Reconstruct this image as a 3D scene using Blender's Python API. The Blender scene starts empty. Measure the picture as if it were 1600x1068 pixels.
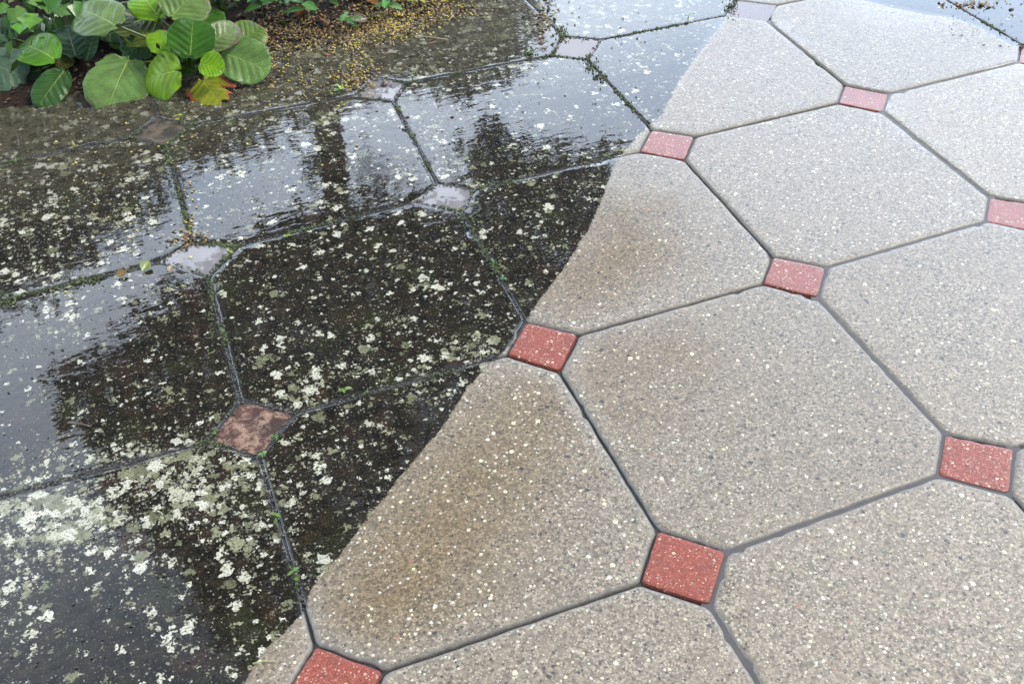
import bpy, bmesh, math, random
import numpy as np
from mathutils import Vector, Matrix, Euler
random.seed(7)
RNG = np.random.default_rng(11)
sc = bpy.context.scene
COL = sc.collection
R_ = math.radians

# ------------------------------------------------------------------ camera, world, sun, exposure
CAM_ROT = (0.85262979, 0.02219937, -0.3759875)
CAM_LOC = (-0.53943101, -1.29975787, 1.24027018)
FPX = 1717.0
cd = bpy.data.cameras.new('camera'); cam = bpy.data.objects.new('camera', cd); COL.objects.link(cam)
cam.location = CAM_LOC; cam.rotation_euler = CAM_ROT
cd.sensor_width = 36; cd.lens = FPX / 1600 * 36; cd.clip_start = 0.02; cd.clip_end = 400
sc.camera = cam

W = bpy.data.worlds.new('World'); sc.world = W; W.use_nodes = True
wt = W.node_tree; wt.nodes.clear()
SUN_EL, SUN_AZ = R_(52), R_(100)          # azimuth: where the sun stands, measured from +y towards +x
def wn(t, **k):
    n = wt.nodes.new(t)
    for a, b in k.items(): setattr(n, a, b)
    return n
wo = wn('ShaderNodeOutputWorld'); bg = wn('ShaderNodeBackground'); bg.inputs[1].default_value = 0.1
sky = wn('ShaderNodeTexSky', sky_type='NISHITA', sun_disc=False); sky.sun_elevation = SUN_EL; sky.sun_rotation = SUN_AZ
sky.air_density = 1.2; sky.dust_density = 2.0
tc = wn('ShaderNodeTexCoord'); mp = wn('ShaderNodeMapping'); mp.inputs['Scale'].default_value = (1, 1, 2.2)
wt.links.new(tc.outputs['Generated'], mp.inputs[0])
nz = wn('ShaderNodeTexNoise'); nz.inputs['Scale'].default_value = 2.2; nz.inputs['Detail'].default_value = 6; nz.inputs['Roughness'].default_value = .55
wt.links.new(mp.outputs[0], nz.inputs['Vector'])
cr = wn('ShaderNodeValToRGB'); cr.color_ramp.elements[0].position = .35; cr.color_ramp.elements[1].position = .72
cr.color_ramp.elements[0].color = (11.8, 14.6, 18.8, 1); cr.color_ramp.elements[1].color = (18.5, 20.5, 23.5, 1)
wt.links.new(nz.outputs['Fac'], cr.inputs[0])
# an overcast layer that is brightest low down and dims to the zenith
sp = wn('ShaderNodeSeparateXYZ'); wt.links.new(tc.outputs['Generated'], sp.inputs[0])
mr = wn('ShaderNodeMapRange'); mr.inputs['From Min'].default_value = .38; mr.inputs['From Max'].default_value = .84
mr.inputs['To Min'].default_value = 3.5; mr.inputs['To Max'].default_value = .26
wt.links.new(sp.outputs['Z'], mr.inputs['Value'])
vm = wn('ShaderNodeVectorMath', operation='SCALE'); wt.links.new(cr.outputs[0], vm.inputs[0]); my = wn('ShaderNodeMapRange', interpolation_type='SMOOTHSTEP'); wt.links.new(sp.outputs['Y'], my.inputs['Value'])
my.inputs['From Min'].default_value = -.45; my.inputs['From Max'].default_value = .35; my.inputs['To Min'].default_value = .30; my.inputs['To Max'].default_value = 1.0   # added dimming of the unseen sky behind the viewer, cuts leaf sheen
mm = wn('ShaderNodeMath', operation='MULTIPLY'); wt.links.new(mr.outputs[0], mm.inputs[0]); wt.links.new(my.outputs[0], mm.inputs[1]); wt.links.new(mm.outputs[0], vm.inputs['Scale'])
mx = wn('ShaderNodeMix', data_type='RGBA'); mx.inputs['Factor'].default_value = .8
wt.links.new(sky.outputs[0], mx.inputs[6]); wt.links.new(vm.outputs[0], mx.inputs[7])
wt.links.new(mx.outputs[2], bg.inputs[0]); wt.links.new(bg.outputs[0], wo.inputs[0])

sd = bpy.data.lights.new('sun', 'SUN'); sun = bpy.data.objects.new('sun', sd); COL.objects.link(sun)
sd.energy = 4.0; sd.angle = R_(22); sd.color = (1, .94, .85)
sdir = Vector((math.sin(SUN_AZ) * math.cos(SUN_EL), math.cos(SUN_AZ) * math.cos(SUN_EL), math.sin(SUN_EL)))
sun.rotation_euler = sdir.to_track_quat('Z', 'Y').to_euler()
vs = sc.view_settings; vs.view_transform = 'Standard'; vs.look = 'None'; vs.exposure = 0; vs.gamma = 1; vs.use_curve_mapping = False
sc.cycles.max_bounces = 8; sc.cycles.transparent_max_bounces = 16

# ------------------------------------------------------------------ small helpers
CAMM = Euler(CAM_ROT, 'XYZ').to_matrix()
CM = np.array(CAMM); CL = np.array(CAM_LOC)
def raydir(px, py):
    d = CAMM @ Vector(((px - 800) / FPX, -(py - 534) / FPX, -1)); return d.normalized()
def at(px, py, z=0.0):
    """where the line of sight of a photo pixel meets the level z"""
    d = raydir(px, py); t = (z - CAM_LOC[2]) / d.z
    return Vector((CAM_LOC[0] + d.x * t, CAM_LOC[1] + d.y * t, z))
def tag(o, label=None, cat=None, group=None, kind=None):
    if label: o['label'] = label
    if cat: o['category'] = cat
    if group: o['group'] = group
    if kind: o['kind'] = kind
    return o
def empty(name, loc):
    o = bpy.data.objects.new(name, None); COL.objects.link(o); o.location = loc; o.empty_display_size = .02; return o
def mesh_obj(name, verts, faces, mat, parent=None, smooth=True, attrs=None, cols=None):
    me = bpy.data.meshes.new(name)
    me.from_pydata([tuple(v) for v in verts], [], [tuple(int(q) for q in f) for f in faces])
    me.update()
    if smooth: me.polygons.foreach_set('use_smooth', [True] * len(me.polygons))
    for k, a in (attrs or {}).items():
        at_ = me.attributes.new(k, 'FLOAT', 'POINT'); at_.data.foreach_set('value', np.asarray(a, dtype=np.float32))
    if cols is not None:
        c = np.asarray(cols, dtype=np.float32)
        if c.shape[1] == 3: c = np.c_[c, np.ones(len(c), dtype=np.float32)]
        at_ = me.attributes.new('Col', 'FLOAT_COLOR', 'POINT'); at_.data.foreach_set('color', c.ravel())
    for m in (mat if isinstance(mat, (list, tuple)) else [mat]): me.materials.append(m)
    o = bpy.data.objects.new(name, me); COL.objects.link(o)
    if parent: o.parent = parent; o.matrix_parent_inverse = Matrix.Identity(4)
    return o
def hash2(ix, iy, s=0):
    h = (ix.astype(np.int64) * 374761393 + iy.astype(np.int64) * 668265263 + s * 144269) & 0xffffffff
    h = ((h ^ (h >> 13)) * 1274126177) & 0xffffffff
    return ((h ^ (h >> 16)) & 0xffff) / 65535.0
def vnoise(x, y, s=0):
    x = np.asarray(x, float); y = np.asarray(y, float)
    ix, iy = np.floor(x), np.floor(y); fx, fy = x - ix, y - iy
    fx = fx * fx * (3 - 2 * fx); fy = fy * fy * (3 - 2 * fy)
    a, b, c, d = hash2(ix, iy, s), hash2(ix + 1, iy, s), hash2(ix, iy + 1, s), hash2(ix + 1, iy + 1, s)
    return (a * (1 - fx) + b * fx) * (1 - fy) + (c * (1 - fx) + d * fx) * fy
def fbm(x, y, s=0, o=3):
    t = 0; a = .5; n = 0
    for k in range(o): t = t + a * vnoise(np.asarray(x) * 2 ** k, np.asarray(y) * 2 ** k, s + k); n += a; a *= .5
    return t / n
def sstep(x, a, b):
    t = np.clip((x - a) / (b - a), 0, 1); return t * t * (3 - 2 * t)

class NT:
    """thin layer over a node tree"""
    def __init__(s, name):
        s.m = bpy.data.materials.new(name); s.m.use_nodes = True; s.t = s.m.node_tree; s.t.nodes.clear()
        s.out = s.n('ShaderNodeOutputMaterial')
    def n(s, t, **k):
        n = s.t.nodes.new(t)
        for a, b in k.items(): setattr(n, a, b)
        return n
    def put(s, sock, v):
        if v is None: return
        if isinstance(v, bpy.types.NodeSocket): s.t.links.new(v, sock)
        elif isinstance(v, (tuple, list)):
            sock.default_value = tuple(v) + ((1,) if len(v) == 3 and sock.type == 'RGBA' else ())
        else: sock.default_value = v
    def math(s, op, a, b=None, c=None, clamp=False):
        n = s.n('ShaderNodeMath', operation=op, use_clamp=clamp)
        for i, v in enumerate((a, b, c)): s.put(n.inputs[i], v)
        return n.outputs[0]
    def add(s, a, b): return s.math('ADD', a, b)
    def mul(s, a, b): return s.math('MULTIPLY', a, b)
    def sub(s, a, b): return s.math('SUBTRACT', a, b)
    def step(s, x, a, b, lo=0, hi=1):
        n = s.n('ShaderNodeMapRange', interpolation_type='SMOOTHSTEP')
        s.put(n.inputs['Value'], x); s.put(n.inputs['From Min'], a); s.put(n.inputs['From Max'], b)
        s.put(n.inputs['To Min'], lo); s.put(n.inputs['To Max'], hi); return n.outputs[0]
    def lerp(s, f, a, b):
        n = s.n('ShaderNodeMix', data_type='FLOAT'); s.put(n.inputs[0], f); s.put(n.inputs[2], a); s.put(n.inputs[3], b); return n.outputs[0]
    def mix(s, f, a, b, mode='MIX'):
        n = s.n('ShaderNodeMix', data_type='RGBA', blend_type=mode); s.put(n.inputs[0], f); s.put(n.inputs[6], a); s.put(n.inputs[7], b); return n.outputs[2]
    def scale(s, c, f):
        n = s.n('ShaderNodeVectorMath', operation='SCALE'); s.put(n.inputs[0], c); s.put(n.inputs['Scale'], f); return n.outputs[0]
    def pos(s, sc_=None):
        g = s.n('ShaderNodeNewGeometry').outputs['Position']
        if sc_ is None: return g
        m = s.n('ShaderNodeMapping'); m.inputs['Scale'].default_value = sc_; s.put(m.inputs[0], g); return m.outputs[0]
    def noise(s, v, scale, detail=3, rough=.5, col=False, dist=0):
        n = s.n('ShaderNodeTexNoise'); s.put(n.inputs['Vector'], v); n.inputs['Scale'].default_value = scale
        n.inputs['Detail'].default_value = detail; n.inputs['Roughness'].default_value = rough; n.inputs['Distortion'].default_value = dist
        return n.outputs['Color' if col else 'Fac']
    def vor(s, v, scale, feature='F1'):
        n = s.n('ShaderNodeTexVoronoi', feature=feature); s.put(n.inputs['Vector'], v); n.inputs['Scale'].default_value = scale
        return n.outputs['Distance'], (n.outputs['Color'] if feature == 'F1' else None)
    def warp(s, v, scale, amp, detail=2):
        c = s.noise(v, scale, detail, col=True)
        a = s.n('ShaderNodeVectorMath', operation='SUBTRACT'); s.put(a.inputs[0], c); a.inputs[1].default_value = (.5, .5, .5)
        b = s.n('ShaderNodeVectorMath', operation='SCALE'); s.put(b.inputs[0], a.outputs[0]); b.inputs['Scale'].default_value = amp
        d = s.n('ShaderNodeVectorMath', operation='ADD'); s.put(d.inputs[0], v); s.put(d.inputs[1], b.outputs[0]); return d.outputs[0]
    def rgb(s, c):
        n = s.n('ShaderNodeSeparateColor'); s.put(n.inputs[0], c); return n.outputs
    def ramp(s, x, stops, const=False):
        n = s.n('ShaderNodeValToRGB'); r = n.color_ramp
        if const: r.interpolation = 'CONSTANT'
        while len(r.elements) < len(stops): r.elements.new(.5)
        for e, (p, c) in zip(r.elements, stops): e.position = p; e.color = tuple(c) + (1,)
        s.put(n.inputs[0], x); return n.outputs[0]
    def attr(s, name, col=False):
        n = s.n('ShaderNodeAttribute', attribute_name=name); return n.outputs['Color' if col else 'Fac']
    def bump(s, h, dist, strength=1.0, normal=None):
        n = s.n('ShaderNodeBump'); s.put(n.inputs['Height'], h); n.inputs['Distance'].default_value = dist
        s.put(n.inputs['Strength'], strength)
        if normal is not None: s.put(n.inputs['Normal'], normal)
        return n.outputs[0]
    def bsdf(s, **k):
        n = s.n('ShaderNodeBsdfPrincipled')
        for a, b in k.items(): s.put(n.inputs[a.replace('_', ' ')], b)
        s.last = n; return n.outputs[0]
    def done(s, sh):
        s.t.links.new(sh, s.out.inputs['Surface']); return s.m

# ------------------------------------------------------------------ materials
STONES = [(0, (.022, .021, .022)), (.24, (.07, .066, .064)), (.36, (.2, .19, .175)), (.46, (.34, .30, .23)), (.60, (.50, .47, .40)),
          (.90, (.62, .54, .36)), (.975, (.28, .13, .09)), (.985, (.24, .19, .12))]
def stones(t, P, scale, share, rmax):
    """exposed aggregate: returns mask, colour"""
    d, c = t.vor(t.warp(P, scale * 3.0, .55 / scale, 3), scale)
    r, g, b = t.rgb(c)[0:3]
    rad = t.mul(t.step(r, 1 - share, 1, .25, 1), rmax)
    has = t.math('GREATER_THAN', r, 1 - share)
    m = t.mul(t.step(t.sub(rad, d), 0, .10), has)
    return m, t.ramp(b, STONES, const=True)
def lichen(t, P, scale, dens, rag=.35):
    Pw = t.warp(P, scale * 2.6, rag / scale, 4)
    d, c = t.vor(Pw, scale)
    r, g, b = t.rgb(c)[0:3]
    thr = t.mul(t.sub(t.add(r, dens), 1.0), .72)
    m = t.step(t.sub(thr, d), -.01, .06)
    return m, b
def make_paving():
    t = NT('weathered_paving'); P = t.pos()
    D = t.attr('dirt'); fl = t.attr('flood'); li = t.attr('lich'); si = t.attr('silt'); ed = t.attr('edge'); gl = t.attr('gloss')
    nA = t.noise(P, 70, 4, .7); nB = t.noise(P, 420, 2)
    Dn = t.add(D, t.add(t.mul(t.sub(nA, .5), .015), t.mul(t.sub(nB, .5), .006)))
    M = t.step(Dn, -.0012, .0012)
    # clean exposed-aggregate concrete
    n1 = t.noise(P, 5, 4, .6); n2 = t.noise(P, 700, 3, .7); n3 = t.noise(P, 160, 3, .6)
    Pw = t.warp(P, 900, .0016, 2)
    dG, cG = t.vor(Pw, 290); gR = t.rgb(cG)
    SAND = [(0, (.03, .027, .024)), (.14, (.10, .088, .07)), (.35, (.17, .148, .115)), (.6, (.235, .21, .165)), (.82, (.32, .29, .235)), (1, (.50, .47, .40))]
    base = t.ramp(gR[0], SAND)
    base = t.mix(t.step(n2, .38, .66, 0, .75), base, t.ramp(t.step(n3, .25, .75), SAND))
    base = t.mix(t.step(n2, .43, .33, 0, .85), base, (.055, .05, .042))
    base = t.mix(t.mul(t.step(gR[2], .86, .90), t.step(dG, .42, .25)), base, (.48, .45, .38))
    base = t.mix(t.step(n1, .35, .7, 0, .3), base, (.24, .205, .16))
    pt = t.noise(P, 13, 5, .7); base = t.mix(t.step(pt, .54, .70, 0, .32), base, (.13, .115, .09)); pit = t.noise(P, 150, 2, .5); base = t.mix(t.step(pit, .73, .78, 0, .8), base, (.03, .026, .02))
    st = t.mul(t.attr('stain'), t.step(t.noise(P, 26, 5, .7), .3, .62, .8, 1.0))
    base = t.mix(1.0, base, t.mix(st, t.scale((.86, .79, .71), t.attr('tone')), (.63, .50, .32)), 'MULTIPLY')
    mM, cM = stones(t, P, 165, .50, .44); base = t.mix(t.mul(mM, .9), base, cM)
    mL, cL = stones(t, P, 80, .30, .36); base = t.mix(t.mul(mL, .95), base, cL)
    eb = t.step(ed, .002, .0065)
    base = t.mix(eb, t.mix(t.step(n3, .3, .7), (.13, .12, .105), (.20, .185, .16)), base)
    hC = t.add(t.mul(n2, .55), t.mul(n3, .6))
    hC = t.mul(hC, t.add(t.mul(eb, .8), .2))
    # algae-black grime with lichen
    g1 = t.noise(P, 38, 5, .7); g2 = t.noise(P, 9, 3); g3 = t.noise(P, 16, 4, .6, dist=.4); g4 = t.noise(P, 240, 3, .7)
    gr = t.mix(t.step(g1, .35, .68), (.006, .0052, .0036), (.028, .021, .012))
    gr = t.mix(t.step(g2, .52, .72, 0, .6), gr, (.026, .030, .010))
    gr = t.mix(t.step(g3, .56, .74, 0, .6), gr, (.045, .02, .012))
    gr = t.mix(t.step(g4, .56, .70, 0, .55), gr, (.10, .092, .07))
    gr = t.mix(t.step(g4, .46, .36, 0, .8), gr, (.004, .004, .004))
    mq, cq = stones(t, P, 260, .28, .36); gr = t.mix(t.mul(mq, .35), gr, (.14, .12, .085))
    gr = t.scale(gr, .8); gr = t.mix(t.mul(si, t.step(g1, .3, .7, .25, .75)), gr, (.075, .066, .042))
    dn = t.add(li, t.mul(t.sub(t.noise(P, 11, 3), .5), 1.0))
    lA, bA = lichen(t, P, 46, t.add(dn, .08), 1.5); lB, bB = lichen(t, P, 92, t.add(dn, .03), 1.4); lC, bC = lichen(t, P, 210, t.sub(dn, -.02), .9)
    def lcol(b):
        return t.ramp(b, [(0, (.12, .125, .07)), (.35, (.27, .265, .17)), (.65, (.40, .39, .29)), (1, (.56, .55, .45))])
    tex = t.step(t.noise(P, 300, 4, .8), .36, .56, .12, 1)
    L = gr
    L = t.mix(t.mul(lC, t.mul(tex, .7)), L, t.scale(lcol(bC), .6))
    L = t.mix(t.mul(lB, tex), L, lcol(bB))
    L = t.mix(t.mul(lA, tex), L, lcol(bA))
    L = t.mix(t.mul(si, .72), L, t.mix(t.step(g1, .3, .7), (.03, .026, .016), (.085, .078, .052)))
    L = t.mix(t.mul(t.step(ed, .009, .003), .6), L, (.022, .021, .018))
    col = t.mix(M, base, L)
    hD = t.add(t.mul(g4, .8), t.mul(g1, .5))
    nrm = t.bump(t.lerp(M, hC, hD), .0011, .9)
    # water film: mirror where it stands deep, broken by bumps where it is thin
    Pr = t.pos((1, 1.0, 1))
    film = t.add(t.mul(t.noise(Pr, 150, 3, .65), .35), t.mul(t.noise(Pr, 48, 2, .5), .8))
    bits = t.step(t.noise(P, 120, 2, .6), .655, .72)
    thin = t.sub(1, fl)
    hF = t.add(t.mul(film, t.math('POWER', thin, 2.0)), t.mul(bits, .35))
    hF = t.add(hF, t.add(t.mul(t.noise(t.pos((.6, 1.5, 1)), 15, 2), .45), t.mul(t.noise(t.pos((.7, 1.3, 1)), 46, 2), .22)))
    hFilm = t.lerp(M, t.lerp(fl, hC, .2), hF)
    cn = t.bump(hFilm, .0011, t.lerp(M, t.lerp(fl, .85, .12), t.lerp(fl, .75, .55)))
    crg = t.lerp(M, t.lerp(fl, .34, .05), t.lerp(fl, .04, .01))
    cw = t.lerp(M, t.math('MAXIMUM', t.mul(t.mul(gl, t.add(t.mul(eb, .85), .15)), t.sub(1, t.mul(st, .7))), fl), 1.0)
    rough = t.lerp(M, .55, .7)
    sh = t.bsdf(Base_Color=col, Roughness=rough, Normal=nrm, Coat_Weight=cw, Coat_Roughness=crg, Coat_IOR=1.6, Coat_Normal=cn, Specular_IOR_Level=t.lerp(M, .3, .05))
    return t.done(sh)
M_PAVE = make_paving()

def make_brick():
    t = NT('red_paver'); P = t.pos()
    dirty = t.attr('grime'); gl = t.attr('gloss'); ed = t.attr('edge')
    n1 = t.noise(P, 150, 5, .75); n2 = t.noise(P, 480, 3, .75)
    c = t.mix(t.step(n1, .3, .7), (.22, .048, .032), (.37, .105, .070))
    c = t.mix(t.step(n2, .56, .40, 0, .8), c, (.09, .016, .012))
    sm, sc_ = stones(t, P, 300, .70, .48); c = t.mix(t.mul(sm, .75), c, t.mix(.6, sc_, (.55, .24, .16)))
    sm2, sc2 = stones(t, P, 150, .35, .42); c = t.mix(t.mul(sm2, .9), c, t.mix(.5, sc2, (.6, .42, .28)))
    c = t.mix(t.step(ed, .004, .001, 0, .35), c, (.10, .03, .025))
    blot = t.noise(P, 34, 4, .65); c = t.mix(t.step(blot, .48, .68, 0, .45), c, (.13, .045, .032)); c = t.mix(t.step(t.noise(P, 95, 2, .5), .70, .75, 0, .8), c, (.03, .018, .014))
    # grime: brown crust and pale scale
    g = t.noise(t.warp(P, 60, .02), 34, 4, .7)
    gc = t.mix(t.step(g, .44, .60), (.030, .013, .007), (.27, .175, .12))
    gc = t.mix(t.step(t.noise(P, 260, 3, .7), .5, .64, 0, .8), gc, (.05, .03, .02))
    c = t.mix(dirty, c, gc)
    c = t.mix(t.step(dirty, .985, 1.0, 0, .88), c, t.mix(t.step(g, .4, .6), (.03, .026, .016), (.085, .066, .045)))
    h = t.add(t.add(t.mul(sm2, .7), t.mul(sm, .4)), t.mul(n2, .7))
    nr = t.bump(h, .0010, .9); cn = t.bump(h, .0010, .55)
    return t.done(t.bsdf(Base_Color=c, Roughness=.5, Normal=nr, Specular_IOR_Level=.25, Coat_Weight=t.step(gl, .58, .82, .2, .9), Coat_Roughness=.26, Coat_IOR=1.45, Coat_Normal=cn))
M_BRICK = make_brick()

def make_joint():
    t = NT('joint_sand'); P = t.pos()
    a = t.noise(P, 500, 3, .7); b = t.noise(P, 30, 3)
    c = t.mix(t.step(a, .35, .65), (.008, .0075, .007), (.05, .046, .04))
    c = t.mix(t.step(b, .5, .7, 0, .6), c, (.03, .024, .014))
    return t.done(t.bsdf(Base_Color=c, Roughness=.6, Normal=t.bump(a, .002, 1), Coat_Weight=.6, Coat_Roughness=.15))
M_JOINT = make_joint()
def make_lawn():
    t = NT('lawn'); P = t.pos(); a = t.noise(P, 60, 4, .7); b = t.noise(P, 1.3, 3)
    c = t.mix(t.step(a, .3, .7), (.02, .04, .008), (.06, .10, .022)); c = t.mix(t.step(b, .4, .7, 0, .5), c, (.07, .075, .03))
    return t.done(t.bsdf(Base_Color=c, Roughness=.8, Normal=t.bump(a, .02, 1)))
M_LAWN = make_lawn()
def make_soil():
    t = NT('bed_soil'); P = t.pos(); a = t.noise(P, 120, 5, .75); b = t.noise(P, 20, 4, .6)
    c = t.mix(t.step(a, .35, .65), (.006, .004, .003), (.035, .020, .011)); c = t.mix(t.step(b, .5, .7, 0, .6), c, (.04, .016, .008))
    return t.done(t.bsdf(Specular_IOR_Level=.2, Base_Color=c, Roughness=.65, Normal=t.bump(t.add(a, b), .008, 1)))
M_SOIL = make_soil()
def make_water(name, murk, opac, rough=.015, ior=1.62):
    t = NT(name); P = t.pos()
    n = t.noise(P, 30, 3)
    nr = t.bump(t.noise(P, 24, 2), .0011, .10)
    body = t.bsdf(Base_Color=t.mix(t.step(n, .3, .7), murk, tuple(x * 1.2 for x in murk)), Roughness=.9, Specular_IOR_Level=0)
    tr = t.n('ShaderNodeBsdfTransparent')
    m1 = t.n('ShaderNodeMixShader'); m1.inputs[0].default_value = opac; t.t.links.new(tr.outputs[0], m1.inputs[1]); t.t.links.new(body, m1.inputs[2])
    gls = t.n('ShaderNodeBsdfGlossy'); gls.inputs['Roughness'].default_value = rough; t.put(gls.inputs['Normal'], nr)
    fr = t.n('ShaderNodeFresnel'); fr.inputs['IOR'].default_value = ior; t.put(fr.inputs['Normal'], nr)
    m2 = t.n('ShaderNodeMixShader'); t.put(m2.inputs[0], fr.outputs[0]); t.t.links.new(m1.outputs[0], m2.inputs[1]); t.t.links.new(gls.outputs[0], m2.inputs[2])
    return t.done(m2.outputs[0])
M_WATER = make_water('puddle_water', (.19, .18, .185), .92)
M_WATER_PINK = make_water('clear_puddle_water', (.24, .19, .19), .5)
M_WATER_JOINT = make_water('joint_water', (.10, .092, .09), .85, .16, 1.4)

def make_vcol(name, rough=.5, coat=0.0, trans=0.0, bumpscale=None, spec=.5):
    t = NT(name); c = t.attr('Col', col=True)
    nr = t.bump(t.noise(t.pos(), bumpscale, 3), .001, .8) if bumpscale else None
    if bumpscale: c = t.mix(t.step(t.noise(t.pos(), bumpscale * 1.7, 3, .7), .35, .65, 0, .35), c, t.scale(c, .45))
    sh = t.bsdf(Base_Color=c, Roughness=rough, Coat_Weight=coat, Coat_Roughness=.12, Normal=nr, Specular_IOR_Level=spec)
    if trans:
        tl = t.n('ShaderNodeBsdfTranslucent'); t.put(tl.inputs[0], c)
        m = t.n('ShaderNodeMixShader'); m.inputs[0].default_value = trans; t.t.links.new(sh, m.inputs[1]); t.t.links.new(tl.outputs[0], m.inputs[2]); sh = m.outputs[0]
    return t.done(sh)
M_LITTER = make_vcol('leaf_litter', .55, .25)
M_MOSS = make_vcol('moss', .8, .2, bumpscale=900)
M_SMALL = make_vcol('small_leaf', .42, .35, .22)
M_TREE = make_vcol('tree_foliage', .6, 0, .15)
M_BARK = make_vcol('bark', .8, 0, 0, 20)

def make_bigleaf():
    t = NT('broad_leaf'); c = t.attr('Col', col=True)
    u = t.attr('lu'); v = t.attr('lv')         # along, across (in leaf lengths)
    av = t.math('ABSOLUTE', v)
    P = t.n('ShaderNodeTexCoord').outputs['Object']
    wob = t.mul(t.sub(t.noise(P, 30, 2), .5), .07)
    mid = t.step(av, t.mul(t.sub(1.05, u), .020), t.mul(t.sub(1.05, u), .008))
    # side veins leave the midrib and curve forward
    w = t.add(t.sub(u, t.mul(t.math('POWER', av, .8), .62)), wob)
    ph = t.math('FRACT', t.mul(w, 6.2))
    dist = t.math('ABSOLUTE', t.sub(ph, .5))
    vw = t.step(av, 0, .5, .085, .028)
    side = t.mul(t.step(dist, vw, 0), t.step(u, -.1, .05))
    # fine net
    d2, _ = t.vor(t.warp(P, 120, .004), 150, 'DISTANCE_TO_EDGE')
    net = t.step(d2, .10, .0, 0, 1)
    vein = t.math('MAXIMUM', mid, t.mul(side, .62))
    blot = t.noise(P, 26, 4, .65)
    c2 = t.mix(t.step(blot, .35, .65, 0, .6), c, t.scale(c, .45))
    c2 = t.mix(t.mul(net, .16), c2, t.scale(c, 1.6))
    c2 = t.mix(t.mul(vein, .72), c2, t.mix(.6, t.scale(c, 2.0), (.40, .50, .10)))
    sp_ = t.step(t.noise(P, 190, 2), .70, .76); c2 = t.mix(t.mul(sp_, .6), c2, (.05, .035, .02))
    h = t.add(t.mul(vein, -.9), t.add(t.mul(net, -.25), t.mul(t.noise(P, 60, 3), .6)))
    h = t.add(h, t.mul(dist, .9))
    nr = t.bump(h, .0030, .9)
    sh = t.bsdf(Base_Color=c2, Roughness=.36, Normal=nr, Coat_Weight=.28, Coat_Roughness=.12, Coat_IOR=1.4, Specular_IOR_Level=.22)
    tl = t.n('ShaderNodeBsdfTranslucent'); t.put(tl.inputs[0], t.mix(.5, c2, (.20, .34, .03)))
    m = t.n('ShaderNodeMixShader'); m.inputs[0].default_value = .26; t.t.links.new(sh, m.inputs[1]); t.t.links.new(tl.outputs[0], m.inputs[2])
    return t.done(m.outputs[0])
M_LEAF = make_bigleaf()

# ------------------------------------------------------------------ the paving: slabs and red pavers on a truncated-square grid
PITCH, HD = .5, .1385
D4 = dict(W=(-1, 0), E=(1, 0), N=(0, -1), S=(0, 1))
# corners of the red pavers as laid (a few mm off the ideal grid), from the photo
MEAS = {(0, 0): dict(W=(793, 553), N=(822, 503), E=(903, 522), S=(875, 580)), (1, 0): dict(W=(1192, 443), N=(1208, 402), E=(1290, 418), S=(1278, 465)),
        (1, -1): dict(W=(1000, 237), N=(1018, 203), E=(1085, 213), S=(1070, 250)), (2, -1): dict(W=(1310, 160), N=(1320, 133), E=(1388, 147), S=(1380, 175)),
        (0, 1): dict(W=(1001, 910), N=(1027, 828), E=(1136, 862), S=(1110, 945)), (1, 1): dict(W=(1465, 742), N=(1475, 678), E=(1585, 700), S=(1578, 770)),
        (-1, 1): dict(N=(492, 1008), E=(600, 1048)), (-1, 0): dict(N=(375, 625), E=(460, 645), S=(405, 712), W=(325, 690)),
        (-1, -1): dict(W=(250, 408), N=(300, 382), E=(372, 384), S=(326, 432)), (0, -1): dict(W=(652, 314), N=(682, 289), E=(740, 296), S=(722, 330)),
        (2, 0): dict(W=(1540, 345), N=(1546, 308)), (1, -2): dict(W=(862, 88), N=(880, 57), E=(940, 62), S=(918, 93)),
        (0, -2): dict(W=(556, 150), N=(588, 122), E=(634, 130), S=(616, 156)), (2, -2): dict(E=(1212, 8), S=(1198, 32), W=(1137, 24))}
def corner(i, j, k):
    dx, dy = D4[k]; p = Vector(((i + dx * HD) * PITCH, -(j + dy * HD) * PITCH))
    m = MEAS.get((i, j), {}).get(k)
    if m: q = at(*m).xy; p = p.lerp(q, .85)
    else: p += Vector((random.uniform(-.002, .002), random.uniform(-.002, .002)))
    return p
CORN = {}
for _i in range(-6, 8):
    for _j in range(-7, 6):
        for _k in 'WNES': CORN[_i, _j, _k] = corner(_i, _j, _k)

def polyline_dist(x, y, pts):
    """signed distance to an open polyline (positive on its left)"""
    best = np.full(x.shape, 1e9); sgn = np.ones(x.shape)
    for (ax, ay), (bx, by) in zip(pts[:-1], pts[1:]):
        dx, dy = bx - ax, by - ay; L2 = dx * dx + dy * dy
        t = np.clip(((x - ax) * dx + (y - ay) * dy) / L2, 0, 1)
        d = np.hypot(x - ax - t * dx, y - ay - t * dy)
        cr_ = dx * (y - ay) - dy * (x - ax)
        m = d < best - 1e-9; best = np.where(m, d, best); sgn = np.where(m, np.sign(cr_), sgn)
    return best * sgn
# the line where the pressure washer stopped
EDGE_PX = [(300, 1250), (380, 1068), (402, 1030), (440, 990), (478, 952), (484, 922), (515, 885), (560, 828), (625, 745), (690, 668), (733, 602), (765, 566), (793, 545),
           (822, 500), (847, 463), (879, 422), (901, 387), (920, 357), (938, 318), (949, 288), (958, 262), (976, 236), (1006, 203), (1035, 178), (1060, 128), (1095, 80), (1140, 22), (1165, -20), (1230, -120)]
EDGE = [tuple(at(*p).xy) for p in EDGE_PX]
TOP_PX = [(1260, -60), (1300, -8), (1345, 0), (1400, 14), (1450, 24), (1495, 30), (1535, 46), (1570, 66), (1600, 78), (1720, 130), (1900, 240)]
TOP = [tuple(at(*p).xy) for p in TOP_PX]
def blobs(x, y, lst):
    v = np.zeros_like(x)
    for px, py, r, a in lst:
        c = at(px, py); d = np.hypot(x - c.x, y - c.y) / r
        v = v + a * np.exp(-d * d * 1.5)
    return v
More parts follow.
